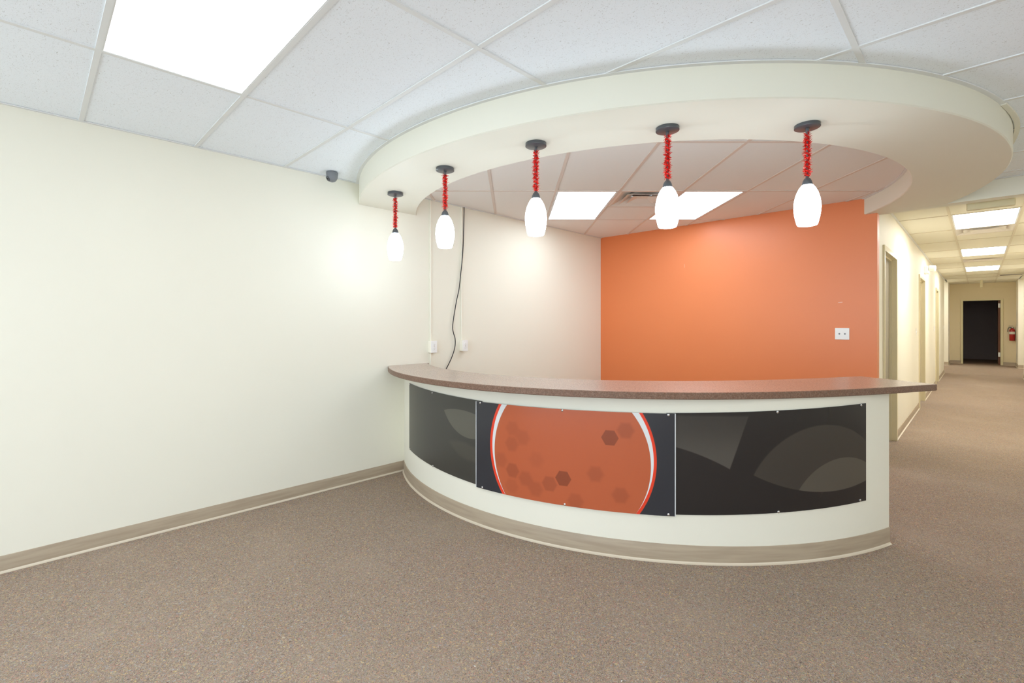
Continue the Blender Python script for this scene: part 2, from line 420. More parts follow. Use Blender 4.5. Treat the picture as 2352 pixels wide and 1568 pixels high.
structure(baseboard('baseboard_left', [line(XL, YF, XL, yc + .01, 1, 0), line(XL, yc + .13, XL, YB, 1, 0)]), 'taupe vinyl base along the left wall')
structure(baseboard('baseboard_back', [line(XL, YB, HX0, YB, 0, -1)]))
structure(baseboard('baseboard_corridor_left', [line(HX0, y0, HX0, y1, 1, 0) for y0, y1 in ((YB + .004, 6.33), (7.44, 10.50), (11.63, 14.76), (15.72, HEND))], h=.1), 'taupe vinyl base along the corridor')
structure(baseboard('baseboard_alcove', [line(-1.2, ALC, -.69, ALC, 0, -1), line(-.69, ALC, -.69, YEND, 1, 0), line(-.69, YEND, DX0 - .052, YEND, 0, -1), line(DX1 + .06, YEND, .79, YEND, 0, -1), line(.79, YEND, .79, ALC, -1, 0), line(.79, ALC, 1.4, ALC, 0, -1)], z0=RAISE, h=.1))
structure(baseboard('baseboard_back_right', [line(HX1, YB, XR, YB, 0, -1)]))
structure(baseboard('baseboard_corridor_right', [line(HX1, YB + .12, HX1, HEND - .4, -1, 0)]))
structure(baseboard('baseboard_right', [line(XR, YF, XR, YB, -1, 0)]))

# ------------------------------------------------------------------ ceiling
cb = MB(); cb.box(XL - .1, YF - .1, CEIL + .1, XR + .2, YEND + .1, CEIL + .16)
ceil = structure(cb.build('ceiling', M['tile']), 'suspended ceiling of lay-in tiles in white steel grid')
TZ = CEIL + .0055     # tile face sits just above the grid flange
def clip_convex(poly, a, b, c):   # keep a*x+b*y<=c
    out = []
    for i in range(len(poly)):
        p, r = poly[i], poly[(i + 1) % len(poly)]
        dp = a * p[0] + b * p[1] - c; dr = a * r[0] + b * r[1] - c
        if dp <= 0: out.append(p)
        if dp * dr < 0:
            t = dp / (dp - dr); out.append((p[0] + t * (r[0] - p[0]), p[1] + t * (r[1] - p[1])))
    return out
def in_disc(x, y, R=RM): return (x - SC_C[0]) ** 2 + (y - SC_C[1]) ** 2 < R * R
U0 = .2175; S = .6096
vl = [XL, -2.899, -1.637, -.404, .82, 2.04, XR]
ul = [YF] + [U0 + i * S for i in range(-4, 10)] + [YB]
LIGHT_CELLS = {(1, 4): 1, (3, 4): 1, (1, 0): 1, (3, 0): 1, (5, 4): 1, (5, 0): 1, (5, 8): 1, (5, 12): 1}
lobby_lights = []
for i in range(len(vl) - 1):
    for j in range(len(ul) - 1):
        x0, x1, y0, y1 = vl[i] + .003, vl[i + 1] - .003, ul[j] + .003, ul[j + 1] - .003
        if y1 - y0 < .03: continue
        if (i, j + 0) in {(a, b + 1) for a, b in LIGHT_CELLS}:
            lobby_lights.append((x0, y0, x1, y1)); continue
        inside = [in_disc(x, y) for x in (x0, x1) for y in (y0, y1)]
        if all(inside): continue
        q = MB()
        if not any(inside) and not (x0 < SC_C[0] < x1 and y1 > SC_C[1] - RM and y0 < SC_C[1] - RM):
            q.box(x0, y0, TZ, x1, y1, TZ + .015)
        else:
            n = 14
            for k in range(n):
                xa, xb = x0 + (x1 - x0) * k / n, x0 + (x1 - x0) * (k + 1) / n
                def ylo(x):
                    t = RM * RM - (x - SC_C[0]) ** 2
                    return SC_C[1] - sqrt(t) if t > 0 else 99
                def yhi(x):
                    t = RM * RM - (x - SC_C[0]) ** 2
                    return SC_C[1] + sqrt(t) if t > 0 else -99
                la, lb = min(y1, ylo(xa)), min(y1, ylo(xb))
                if la > y0 or lb > y0:
                    la, lb = max(la, y0), max(lb, y0); q.prism([(xa, y0), (xb, y0), (xb, lb), (xa, la)], TZ, TZ + .015)
                if ylo(xa) < 90 and ylo(xb) < 90:
                    ha, hb = max(y0, yhi(xa)), max(y0, yhi(xb))
                    if ha < y1 or hb < y1:
                        ha, hb = min(ha, y1), min(hb, y1); q.prism([(xa, ha), (xb, hb), (xb, y1), (xa, y1)], TZ, TZ + .015)
        if q.v: q.build('ceiling_tile', M['tile'], ceil)
def bar(x0, y0, x1, y1, m='tbar', w=.012, up=0.0):
    L = sqrt((x1 - x0) ** 2 + (y1 - y0) ** 2)
    if L < .03: return
    dx, dy = (x1 - x0) / L, (y1 - y0) / L; nx, ny = -dy * w, dx * w
    q = MB(); q.prism([(x0 - nx, y0 - ny), (x1 - nx, y1 - ny), (x1 + nx, y1 + ny), (x0 + nx, y0 + ny)], CEIL - .0005 + up, CEIL + .0062)
    q.build('grid_bar', M[m], ceil)
def split_disc(x0, y0, x1, y1, outside, R=RM):
    """pieces of a segment outside (or inside) the disc"""
    dx, dy = x1 - x0, y1 - y0; fx, fy = x0 - SC_C[0], y0 - SC_C[1]
    A = dx * dx + dy * dy; B = fx * dx + fy * dy; Cc = fx * fx + fy * fy - R * R; D = B * B - A * Cc
    if D <= 0: return [(x0, y0, x1, y1)] if outside else []
    t0, t1 = (-B - sqrt(D)) / A, (-B + sqrt(D)) / A
    P = lambda a, b: (x0 + dx * a, y0 + dy * a, x0 + dx * b, y0 + dy * b)
    if outside: return [P(a, b) for a, b in ((0, min(1, t0)), (max(0, t1), 1)) if b > a]
    a, b = max(0, t0), min(1, t1); return [P(a, b)] if b > a else []
for x in vl[1:-1]:
    for sgm in split_disc(x, YF, x, YB, True): bar(*sgm)
for y in ul[1:-1]:
    for sgm in split_disc(XL, y, XR, y, True): bar(*sgm, up=.0006)
# wall angle
for sgm in ((XL + .011, YF, XL + .011, 2.06), (XL + .011, 2.7, XL + .011, YB)):
    q = MB(); q.box(sgm[0] - .011, sgm[1], CEIL - .001, sgm[0] + .011, sgm[3], CEIL + .004); q.build('wall_angle', M['tbar'], ceil)
# desk-side ceiling: grid turned 45 degrees to the walls
FW = (-sin(radians(44.6)), cos(radians(44.6))); RT = (cos(radians(44.6)), sin(radians(44.6)))
def PQ(p, qq): return (FW[0] * p + RT[0] * qq, FW[1] * p + RT[1] * qq)
P_L = [2.08, 3.30, 4.525, 5.775, 7.02, 8.24]; Q_L = [-3.24 + S * k for k in range(13)]     # ..., -.192,.418,1.027,1.637,2.247,2.856
inner_lights = []; vent_cell = None
disc_poly = [(SC_C[0] + RM * cos(2 * pi * k / 64), SC_C[1] + RM * sin(2 * pi * k / 64)) for k in range(64)]
def inner_tile(p0, p1, q0, q1):
    poly = [PQ(p0 + .003, q0 + .003), PQ(p0 + .003, q1 - .003), PQ(p1 - .003, q1 - .003), PQ(p1 - .003, q0 + .003)]
    poly = clip_convex(poly, -1, 0, -XL); poly = clip_convex(poly, 0, 1, YB) if len(poly) > 2 else poly
    for k in range(64):
        if len(poly) < 3: return
        a = 2 * pi * (k + .5) / 64; c = RM * cos(pi / 64) + SC_C[0] * cos(a) + SC_C[1] * sin(a)
        poly = clip_convex(poly, cos(a), sin(a), c)
    if len(poly) < 3: return
    ar = abs(sum(poly[i][0] * poly[(i + 1) % len(poly)][1] - poly[(i + 1) % len(poly)][0] * poly[i][1] for i in range(len(poly)))) / 2
    if ar < .002: return
    q = MB(); q.prism(poly, TZ, TZ + .015); q.build('ceiling_tile', M['tile_inner'], ceil)
for ip in range(len(P_L) - 1):
    for iq in range(len(Q_L) - 1):
        p0, p1, q0, q1 = P_L[ip], P_L[ip + 1], Q_L[iq], Q_L[iq + 1]
        if ip == 2 and iq in (6, 8): inner_lights.append((p0, p1, q0, q1)); continue
        if ip == 2 and iq == 7:
            vent_cell = (p0, p0 + S, q0, q1); inner_tile(p0 + S, p1, q0, q1)
            a, b = PQ(p0 + S, q0), PQ(p0 + S, q1); bar(a[0], a[1], b[0], b[1], m='tbar_desk'); continue
        inner_tile(p0, p1, q0, q1)
def clip_room(x0, y0, x1, y1):
    t0, t1 = 0.0, 1.0
    for a, b, c in ((-1, 0, -XL), (0, 1, YB)):
        d0 = a * x0 + b * y0 - c; d1 = a * x1 + b * y1 - c
        if d0 > 0 and d1 > 0: return None
        if d0 > 0: t0 = max(t0, d0 / (d0 - d1))
        elif d1 > 0: t1 = min(t1, d0 / (d0 - d1))
    if t1 <= t0: return None
    return (x0 + (x1 - x0) * t0, y0 + (y1 - y0) * t0, x0 + (x1 - x0) * t1, y0 + (y1 - y0) * t1)
for qv in Q_L:
    a, b = PQ(P_L[0], qv), PQ(P_L[-1], qv)
    for sgm in split_disc(*a, *b, False):
        r = clip_room(*sgm)
        if r: bar(*r, m='tbar_desk')
for pv in P_L:
    a, b = PQ(pv, Q_L[0]), PQ(pv, Q_L[-1])
    for sgm in split_disc(*a, *b, False):
        r = clip_room(*sgm)
        if r: bar(*r, m='tbar_desk', up=.0006)
# corridor ceiling
HXL = [HX0, -.25, .34, HX1]; HYL = [YB + .13] + [6.34 + 1.205 * k for k in range(11)] + [19.6, YEND]
hall_lights = []; hall_vents = []
for i in range(3):
    for j in range(len(HYL) - 1):
        x0, x1, y0, y1 = HXL[i] + .003, HXL[i + 1] - .003, HYL[j] + .003, HYL[j + 1] - .003
        if i == 1 and j in (2, 5, 8): hall_lights.append((x0, y0, x1, y1)); continue
        if i == 1 and j in (3, 6):
            ya = y0 if j == 3 else y1 - S; hall_vents.append((x0, ya, x1, ya + S))
            q = MB(); q.box(x0, y0 + S + .006 if j == 3 else y0, TZ, x1, y1 if j == 3 else y1 - S - .006, TZ + .015); q.build('ceiling_tile', M['tile_hall'], ceil)
            ym = y0 + S + .003 if j == 3 else y1 - S - .003; bar(x0, ym, x1, ym, m='tbar_hall'); continue
        if j >= 11: x0, x1 = (x0 if i else -.69), (x1 if i < 2 else .79)
        q = MB(); q.box(x0, y0, TZ, x1, y1, TZ + .015); q.build('ceiling_tile', M['tile_hall'], ceil)
for sx in ((-2.1, HX0), (HX1, 2.1)):
    q = MB(); q.box(sx[0], HEND - .4, TZ, sx[1], ALC, TZ + .015); q.build('ceiling_tile', M['tile_hall'], ceil)
for x in HXL[1:-1]: bar(x, YB + .13, x, YEND, m='tbar_hall')
for y in HYL[1:-1]: bar(HX0, y, HX1, y, m='tbar_hall', up=.0006)
q = MB(); q.box(HX0, YB + .13, CEIL - .001, HX0 + .022, HEND, CEIL + .004); q.build('wall_angle', M['tbar'], ceil)
q = MB(); q.box(HX0, YB - .022, CEIL - .001, XR, YB, CEIL + .004); q.build('wall_angle', M['tbar'], ceil)

# ---- curved soffit
n = 96; q = MB(); qt = MB()
a0, a1 = math.asin((XL - SC_C[0]) / SO), pi - math.acos((YB - SC_C[1]) / SO) 
b0, b1 = math.asin((XL - SC_C[0]) / SI), pi - math.acos((YB - SC_C[1]) / SI)
vs = []
BV = .006
def ring(R, a, z): return (SC_C[0] + R * sin(a), SC_C[1] - R * cos(a), z)
for i in range(n + 1):
    t = i / n; a = a0 + (a1 - a0) * t; b = b0 + (b1 - b0) * t; z = 2.508 + .027 * t
    vs += [ring(SO, a, CEIL + .02), ring(SO, a, z + BV), ring(SO - BV, a, z), ring(SI + BV, b, z), ring(SI, b, z + BV), ring(SI, b, CEIL + .02)]
fs = []
for i in range(n):
    for k in range(6):
        j = (k + 1) % 6; fs.append((i * 6 + k, i * 6 + j, (i + 1) * 6 + j, (i + 1) * 6 + k))
fs += [tuple(range(6)), tuple(reversed([n * 6 + k for k in range(6)]))]
q.add(vs, fs)
sof = structure(q.build('ceiling_soffit', M['soffit'], smooth=True), 'curved cream dropped soffit above the counter')
def ring_strip(R0, R1, t0, t1, z0, z1, k, bulge=0.0):
    q = MB(); vs = []; fs = []
    for i in range(k + 1):
        t = i / k; a = t0 + (t1 - t0) * t; g = bulge * sin(pi * min(1, t * 1.15)) ** 2 if bulge else 0
        vs += [ring(R0 + g, a, z0), ring(R1 + g, a, z0), ring(R1 + g, a, z1), ring(R0 + g, a, z1)]
    for i in range(k):
        for e in range(4): j = (e + 1) % 4; fs.append((i * 4 + e, i * 4 + j, (i + 1) * 4 + j, (i + 1) * 4 + e))
    fs += [(0, 1, 2, 3), (k * 4 + 3, k * 4 + 2, k * 4 + 1, k * 4)]
    q.add(vs, fs); return q
ring_strip(SO, SO + .024, a0, radians(77), CEIL - .002, CEIL + .004, 72).build('edge_trim', M['tbar'], sof)
ring_strip(SO + .001, SO + .026, radians(77), radians(97), CEIL - .008, CEIL + .004, 24, bulge=.006).build('edge_trim', M['soffit'], sof)
ring_strip(SI - .022, SI, b0, b1, CEIL - .002, CEIL + .004, 72).build('edge_trim', M['tbar'], sof)

# ------------------------------------------------------------------ ceiling lights
def light_panel(cx, cy, wx, wy, rot, mt, label, group):
    e = empty('ceiling_light', (cx, cy, CEIL)); e.rotation_euler = (0, 0, rot); tag(e, label, 'ceiling light', group)
    hx, hy = wx / 2, wy / 2; fw = .014
    q = MB()
    for b in ((-hx, -hy, -hx + fw, hy), (hx - fw, -hy, hx, hy), (-hx + fw, -hy, hx - fw, -hy + fw), (-hx + fw, hy - fw, hx - fw, hy)): q.box(b[0], b[1], .001, b[2], b[3], .05)
    q.build('light_frame', M['tbar'], e)
    q = MB(); q.box(-hx + fw, -hy + fw, .004, hx - fw, hy - fw, .02); q.build('diffuser', mt, e)
    return e
lab = {0: 'large lit ceiling panel at top left over the lobby, nearest the blank wall'}
names = ['large lit ceiling panel at top left over the lobby, nearest the blank wall']
vis = [c for c in lobby_lights if c[0] < -1.7 and c[1] > 0]
oth = [c for c in lobby_lights if c not in vis]
other_lab = ['lobby ceiling panel over the photographer', 'lobby ceiling panel behind the photographer by the blank wall', 'lobby ceiling panel behind the photographer in the middle',
             'lobby ceiling panel by the shop windows, middle', 'lobby ceiling panel by the shop windows, rearmost', 'lobby ceiling panel by the shop windows, third from the back', 'lobby ceiling panel by the shop windows, farthest from the back', 'spare lobby panel']
for c in vis: light_panel((c[0] + c[2]) / 2, (c[1] + c[3]) / 2, c[2] - c[0], c[3] - c[1], 0, M['lobby_light'], names[0], 'lobby ceiling panels')
for c, l in zip(oth, other_lab): light_panel((c[0] + c[2]) / 2, (c[1] + c[3]) / 2, c[2] - c[0], c[3] - c[1], 0, M['lobby_light'], l, 'lobby ceiling panels')  # unseen panels repeating the visible one, added for flat fill light
for (p0, p1, q0, q1), l in zip(inner_lights, ['lit ceiling panel behind the counter, left of the square air vent', 'lit ceiling panel behind the counter, right of the square air vent']):
    x, y = PQ((p0 + p1) / 2, (q0 + q1) / 2); light_panel(x, y, q1 - q0 - .03, p1 - p0 - .03, radians(44.6), M['inner_light'], l, 'desk ceiling panels')
for c, l in zip(hall_lights, ['nearest lit corridor ceiling panel, just past the header', 'middle lit corridor ceiling panel', 'farthest lit corridor ceiling panel']):
    light_panel((c[0] + c[2]) / 2, (c[1] + c[3]) / 2, c[2] - c[0] - .02, c[3] - c[1] - .02, 0, M['hall_light'], l, 'corridor ceiling panels')

for x, l in ((-1.45, 'ceiling panel in the left cross passage, hidden behind the corridor wall'), (1.5, 'ceiling panel in the right cross passage, hidden behind the corridor wall')):
    light_panel(x, 19.2, .58, .58, 0, M['hall_light'], l, 'cross passage panels')  # added out of view to brighten the far end of the corridor
# ------------------------------------------------------------------ ceiling vents
def vent(cx, cy, w, d, rot, label, group=None, louvre=True):
    e = empty('ceiling_vent', (cx, cy, CEIL)); e.rotation_euler = (0, 0, rot); tag(e, label, 'air vent', group)
    hx, hy = w / 2, d / 2
    def sq_ring(ox, oy, oz, ix, iy, iz, th=.002):
        q = MB(); o = [(-ox, -oy), (ox, -oy), (ox, oy), (-ox, oy)]; i_ = [(-ix, -iy), (ix, -iy), (ix, iy), (-ix, iy)]
        vs = [(x, y, oz) for x, y in o] + [(x, y, iz) for x, y in i_] + [(x, y, oz + th) for x, y in o] + [(x, y, iz + th) for x, y in i_]
        fs = [(k, (k + 1) % 4, 4 + (k + 1) % 4, 4 + k) for k in range(4)] + [(8 + k, 12 + k, 12 + (k + 1) % 4, 8 + (k + 1) % 4) for k in range(4)]
        fs += [(k, 8 + k, 8 + (k + 1) % 4, (k + 1) % 4) for k in range(4)] + [(4 + k, 4 + (k + 1) % 4, 12 + (k + 1) % 4, 12 + k) for k in range(4)]
        q.add(vs, fs); return q
    sq_ring(hx, hy, .001, hx * .93, hy * .93, .001).build('vent_frame', M['vent'], e)
    sq_ring(hx * .93, hy * .93, .002, hx * .45, hy * .45, .065).build('cone', M['vent'], e)
    sq_ring(hx * .70, hy * .70, -.004, hx * .34, hy * .34, .050).build('cone', M['vent'], e)
    sq_ring(hx * .46, hy * .46, -.004, hx * .16, hy * .16, .026).build('cone', M['vent'], e)
    q = MB(); q.box(-hx * .17, -hy * .17, .024, hx * .17, hy * .17, .027); q.build('centre_plate', M['vent'], e)
    q = MB(); q.lathe([(hx * .45, .066), (hx * .45, .095), (0, .095)], seg=24); q.build('duct', M['duct'], e)
    return e
p0, p1, q0, q1 = vent_cell; x, y = PQ((p0 + p1) / 2, (q0 + q1) / 2)
vent(x, y, q1 - q0 - .02, p1 - p0 - .02, radians(44.6), 'square stepped air vent between the two ceiling panels behind the counter', 'ceiling vents')
for c, l in zip(hall_vents, ['square air vent just beyond the nearest corridor ceiling panel', 'square air vent just before the farthest corridor ceiling panel']):
    vent((c[0] + c[2]) / 2, (c[1] + c[3]) / 2, c[2] - c[0], c[3] - c[1], 0, l, 'ceiling vents')
e = empty('slot_vent', (.58, 17.79, CEIL)); tag(e, 'long dark slot vent at the far right of the corridor ceiling', 'air vent')
q = MB(); q.box(-.22, -.12, -.006, .22, .12, .002); q.build('vent_frame', M['vent'], e, bevel=.002)
for k in range(3):
    q = MB(); q.box(-.2, -.085 + k * .06, -.0075, .2, -.045 + k * .06, -.005); q.build('slot', M['slot'], e)

# ------------------------------------------------------------------ reception counter
ctr = empty('reception_counter', (CC[0], CC[1] - CR, 0)); tag(ctr, 'curved cream reception counter faced with dark and orange printed panels', 'counter')
off = (-ctr.location.x, -ctr.location.y, 0)
def arcsolid(R0, R1, t0, t1, z0, z1, k, zt=None, cut=None):
    q = MB(); vs = []; fs = []
    for i in range(k + 1):
        t = radians(t0 + (t1 - t0) * i / k)
        for R, z in ((R0, z0), (R1, z0), (R1, z1), (R0, z1)):
            x, y = CC[0] + R * sin(t), CC[1] - R * cos(t)
            vs.append((max(x, XL + .001), y, z))
    for i in range(k):
        for e_ in range(4): j = (e_ + 1) % 4; fs.append((i * 4 + e_, i * 4 + j, (i + 1) * 4 + j, (i + 1) * 4 + e_))
    fs += [(0, 1, 2, 3), (k * 4 + 3, k * 4 + 2, k * 4 + 1, k * 4)]
    q.add(vs, fs); return q
shift(arcsolid(CR - .13, CR, thL - .05, thR, 0, .985, 80), off).build('counter_wall', M['wall'], ctr, smooth=True)
q = MB()
path = arcpath(CR, thL, thR, 72)
endp = [(CC[0] + (CR - r) * sin(radians(thR)), CC[1] - (CR - r) * cos(radians(thR)), cos(radians(thR)), sin(radians(thR))) for r in (0, .13)]
bb = baseboard('baseboard', [path, endp], parent=ctr, h=.108, xmin=XL + .007)
for o in (bb,): o.location = off
# printed panels screwed to the front
def panel(name, mt, R, t0, t1, zb0, zb1, zt0, zt1, label, screws, th=.004, edge=None):
    k = 36; q = MB(); vs = []; uv = []
    for i in range(k + 1):
        t = i / k; a = t0 + (t1 - t0) * t; zb = zb0 + (zb1 - zb0) * t; zt = zt0 + (zt1 - zt0) * t
        for Rr, z in ((R, zb), (R, zt), (R - th, zt), (R - th, zb)):
            vs.append((CC[0] + Rr * sin(radians(a)) + off[0], CC[1] - Rr * cos(radians(a)) + off[1], z)); uv.append((a * K, z))
    fs = []; mi = []
    for i in range(k):
        for e_ in range(4):
            j = (e_ + 1) % 4; fs.append((i * 4 + e_, i * 4 + j, (i + 1) * 4 + j, (i + 1) * 4 + e_)); mi.append(0 if e_ == 0 else 1)
    fs += [(0, 3, 2, 1), (k * 4, k * 4 + 1, k * 4 + 2, k * 4 + 3)]; mi += [1, 1]
    me = bpy.data.meshes.new(name); me.from_pydata(vs, [], fs); me.materials.append(mt); me.materials.append(M['edge'] if edge else M['black'])
    ul_ = me.uv_layers.new(name='print')
    for p in me.polygons:
        p.material_index = mi[p.index]
        for li in p.loop_indices: ul_.data[li].uv = uv[me.loops[li].vertex_index]
    b = bmesh.new(); b.from_mesh(me); bmesh.ops.recalc_face_normals(b, faces=b.faces); b.to_mesh(me); b.free()
    for p in me.polygons: p.use_smooth = True
    me.set_sharp_from_angle(angle=radians(35))
    o = bpy.data.objects.new(name, me); COL.objects.link(o); o.parent = ctr; o['label'] = label
    if edge:
        for a in (t0, t1):
            q = MB()
            s0 = a; s1 = a + (.12 if a == t0 else -.12)
            vv = []
            for aa in (s0, s1):
                tt = (a - t0) / (t1 - t0)
                for z in (zb0 + (zb1 - zb0) * tt, zt0 + (zt1 - zt0) * tt):
                    vv.append((CC[0] + (R + .0008) * sin(radians(aa)) + off[0], CC[1] - (R + .0008) * cos(radians(aa)) + off[1], z))
            for aa in (s0, s1):
                tt = (a - t0) / (t1 - t0)
                for z in (zb0 + (zb1 - zb0) * tt, zt0 + (zt1 - zt0) * tt):
                    vv.append((CC[0] + (R - .001) * sin(radians(aa)) + off[0], CC[1] - (R - .001) * cos(radians(aa)) + off[1], z))
            q.add(vv, [(0, 2, 3, 1), (4, 5, 7, 6), (0, 1, 5, 4), (2, 6, 7, 3), (0, 4, 6, 2), (1, 3, 7, 5)])
            q.build('edge_strip', M['edge'], o)
    for (a, z) in screws:
        s_ = MB(); s_.lathe([(0, -.006), (.0035, -.0055), (.0075, -.003), (.008, 0), (.008, .002)], seg=14, axis='y')
        so = s_.build('screw', M['screw'], o, smooth=True)
        so.location = (CC[0] + R * sin(radians(a)) + off[0], CC[1] - R * cos(radians(a)) + off[1], z); so.rotation_euler = (0, 0, radians(a))
    return o
panel('graphic_panel', M['pl'], CR + .008, -20.3, 6.2, .311, .283, .899, .884, 'dark grey printed panel with pale leaf shape, left end', [(-19.74, .890), (-7.65, .880), (-7.37, .302), (-19.5, .318)])
panel('graphic_panel', M['pc'], CR + .020, 5.1, 36.4, .272, .283, .880, .895, 'middle printed panel with orange disc and red and white rim', [(6.08, .873), (6.55, .282), (20.7, .880), (21.07, .286), (35.45, .886), (35.45, .293)], edge=True)
panel('graphic_panel', M['pr'], CR + .008, 35.2, 65.6, .288, .322, .895, .932, 'near-black printed panel with faint curved shapes, right end', [(50.35, .905), (50.48, .311), (64.5, .922), (64.3, .331)])

# countertop
def poly(c, t):
    x = t / 50; return sum(k * x ** (len(c) - 1 - i) for i, k in enumerate(c))
FC = [.0715, .0232, -.2113, -.0419, 2.672]; BC = [.0305, .0721, -.082, -.2117, 2.1514]
n = 80; vs = []; fs = []
def pol(r, t): return (CC[0] + r * sin(radians(t)), CC[1] - r * cos(radians(t)))
ZT, ZB = 1.03, .988
tf0 = -27.9; tb0 = -34.0
for i in range(n + 1):
    t = i / n; tf = tf0 + (79.1 - tf0) * t; tb = tb0 + (82.9 - tb0) * t
    rf = poly(FC, tf); rb = poly(BC, tb)
    for (r, tt, z) in ((rf - .004, tf, ZB), (rf, tf, ZB + .004), (rf, tf, ZT - .004), (rf - .004, tf, ZT), (rb + .004, tb, ZT), (rb, tb, ZT - .004), (rb, tb, ZB)):
        x, y = pol(r, tt); vs.append((max(x, XL + .0005), y, z))
q = MB(); q.add(vs, [])
for i in range(n):
    for k in range(7): j = (k + 1) % 7; q.face((i * 7 + k, i * 7 + j, (i + 1) * 7 + j, (i + 1) * 7 + k), 0 if k == 3 else 1)
q.face(tuple(range(7)), 1); q.face(tuple(reversed([n * 7 + k for k in range(7)])), 1)
ct = empty('countertop', (CC[0], CC[1] - 2.4, ZT)); tag(ct, 'curved brown speckled laminate worktop lying on the reception counter', 'countertop')
ct_s = shift(q, (-ct.location.x, -ct.location.y, -ZT)).build('worktop', [M['laminate'], M['edgelam']], ct, smooth=True)

# ------------------------------------------------------------------ pendants with tinsel
PEND = [(-3.431, 2.109), (-2.651, 2.024), (-1.904, 2.136), (-1.236, 2.485), (-.674, 2.994)]
plab = ['leftmost', 'second from the left', 'middle', 'second from the right', 'rightmost']
can = MB(); can.lathe([(0, 2.5095), (.060, 2.5095), (.0625, 2.507), (.0625, 2.4955), (.0635, 2.4945), (.0635, 2.4895), (.060, 2.4875), (.014, 2.486), (.012, 2.484), (0, 2.484)], seg=40)
st = MB(); st.lathe([(0, 2.488), (.0085, 2.488), (.0095, 2.466), (.006, 2.458), (.0045, 2.455), (.0045, 2.235), (.007, 2.232), (.0085, 2.212), (0, 2.212)], seg=16)
cap = MB(); cap.lathe([(0, 2.216), (.009, 2.215), (.016, 2.208), (.022, 2.196), (.0255, 2.182), (.026, 2.170), (0, 2.170)], seg=28)
H0, H1 = 1.951, 2.174
shp = [(0, 0), (.30, .001), (.58, .005), (.70, .014), (.755, .035), (.80, .08), (.86, .15), (.92, .23), (.97, .33), (1.0, .44), (.985, .55), (.935, .65), (.85, .755), (.73, .85), (.60, .925), (.48, .975), (.41, 1.0), (0, 1.0)]
shd = MB(); shd.lathe([(r * .0655, H0 + h * (H1 - H0)) for r, h in shp], seg=40)
proto = None
def strip_garland(seed):
    rnd = random.Random(seed); q = MB()
    z0, z1 = 2.222, 2.462
    # foil core twisted round the stem
    core = [(.0068 * cos(i * .9), .0068 * sin(i * .9), z1 - (z1 - z0) * i / 70) for i in range(71)]
    q.tube(core, .0048, 6)
    for i in range(760):
        t = rnd.random(); z = z1 - (z1 - z0) * t; a = rnd.random() * 2 * pi
        puff = 1 + .28 * sin(t * 46 + seed) * sin(t * 17 + seed)
        L = rnd.uniform(.009, .0205) * puff; el = rnd.uniform(-.75, .75); wd = rnd.uniform(.0008, .0020)
        d = (cos(a) * cos(el), sin(a) * cos(el), sin(el)); tw = rnd.random() * pi
        s1 = (-sin(a) * cos(tw), cos(a) * cos(tw), sin(tw))
        b = (cos(a) * .006, sin(a) * .006, z)
        bend = rnd.uniform(-.005, .005)
        P = [(b[0] + d[0] * L * k, b[1] + d[1] * L * k, b[2] + d[2] * L * k + bend * k * k) for k in (0, .55, 1)]
        vv = []
        for p, wk in zip(P, (1, 1, .45)):
            vv += [tuple(p[m] - s1[m] * wd * wk for m in range(3)), tuple(p[m] + s1[m] * wd * wk for m in range(3))]
        q.add(vv, [(0, 1, 3, 2), (2, 3, 5, 4)])
    return q
for i, (px, py) in enumerate(PEND):
    dz = .001 + .004 * i
    if proto is None:
        e = empty('pendant_light', (px, py, 0)); proto = [can.build('canopy', M['black'], e, smooth=True), st.build('stem', M['black'], e, smooth=True), cap.build('socket_cap', M['black'], e, smooth=True), shd.build('shade', M['pend'], e, smooth=True)]
    else:
        e = empty('pendant_light', (px, py, 0))
        for c in proto:
            d_ = c.copy(); COL.objects.link(d_); d_.parent = e
    e.location.z = dz
    tag(e, 'glowing white glass pendant lamp under the soffit, %s of five' % plab[i], 'pendant lamp', 'pendant lamps along the soffit')
    g = strip_garland(i + 3); o = g.build('tinsel_garland', M['tinsel'], fix=False); o.location = (px, py, dz)
    tag(o, 'red foil tinsel wound round the stem of the %s pendant lamp' % plab[i], 'tinsel', 'tinsel on the pendant stems')

# ------------------------------------------------------------------ things on the left wall
def raceway(y, z0, label):
    o = empty('wire_raceway', (XL, y, z0)); tag(o, label, 'wire channel', 'wire channels on the left wall')
    q = MB(); q.box(0, -.010, 0, .013, .010, CEIL - z0 - .002); q.build('channel', M['wall'], o, bevel=.003)
    q = MB(); q.box(.012, -.0055, 0, .0145, .0055, CEIL - z0 - .002); q.build('cover_strip', M['hall'], o, bevel=.001)
    return o
raceway(2.866, 1.254, 'slim cream wire channel running up from the left outlet box')
raceway(3.272, 1.254, 'slim cream wire channel running up from the right outlet box beside the cable')
o = empty('wire_raceway', (XL, 2.868, .90)); tag(o, 'short cream wire channel running down from the left outlet box', 'wire channel', 'wire channels on the left wall')
q = MB(); q.box(0, -.010, 0, .013, .010, .234); q.build('channel', M['wall'], o, bevel=.003)
q = MB(); q.box(.012, -.0055, 0, .0145, .0055, .234); q.build('cover_strip', M['hall'], o, bevel=.001)
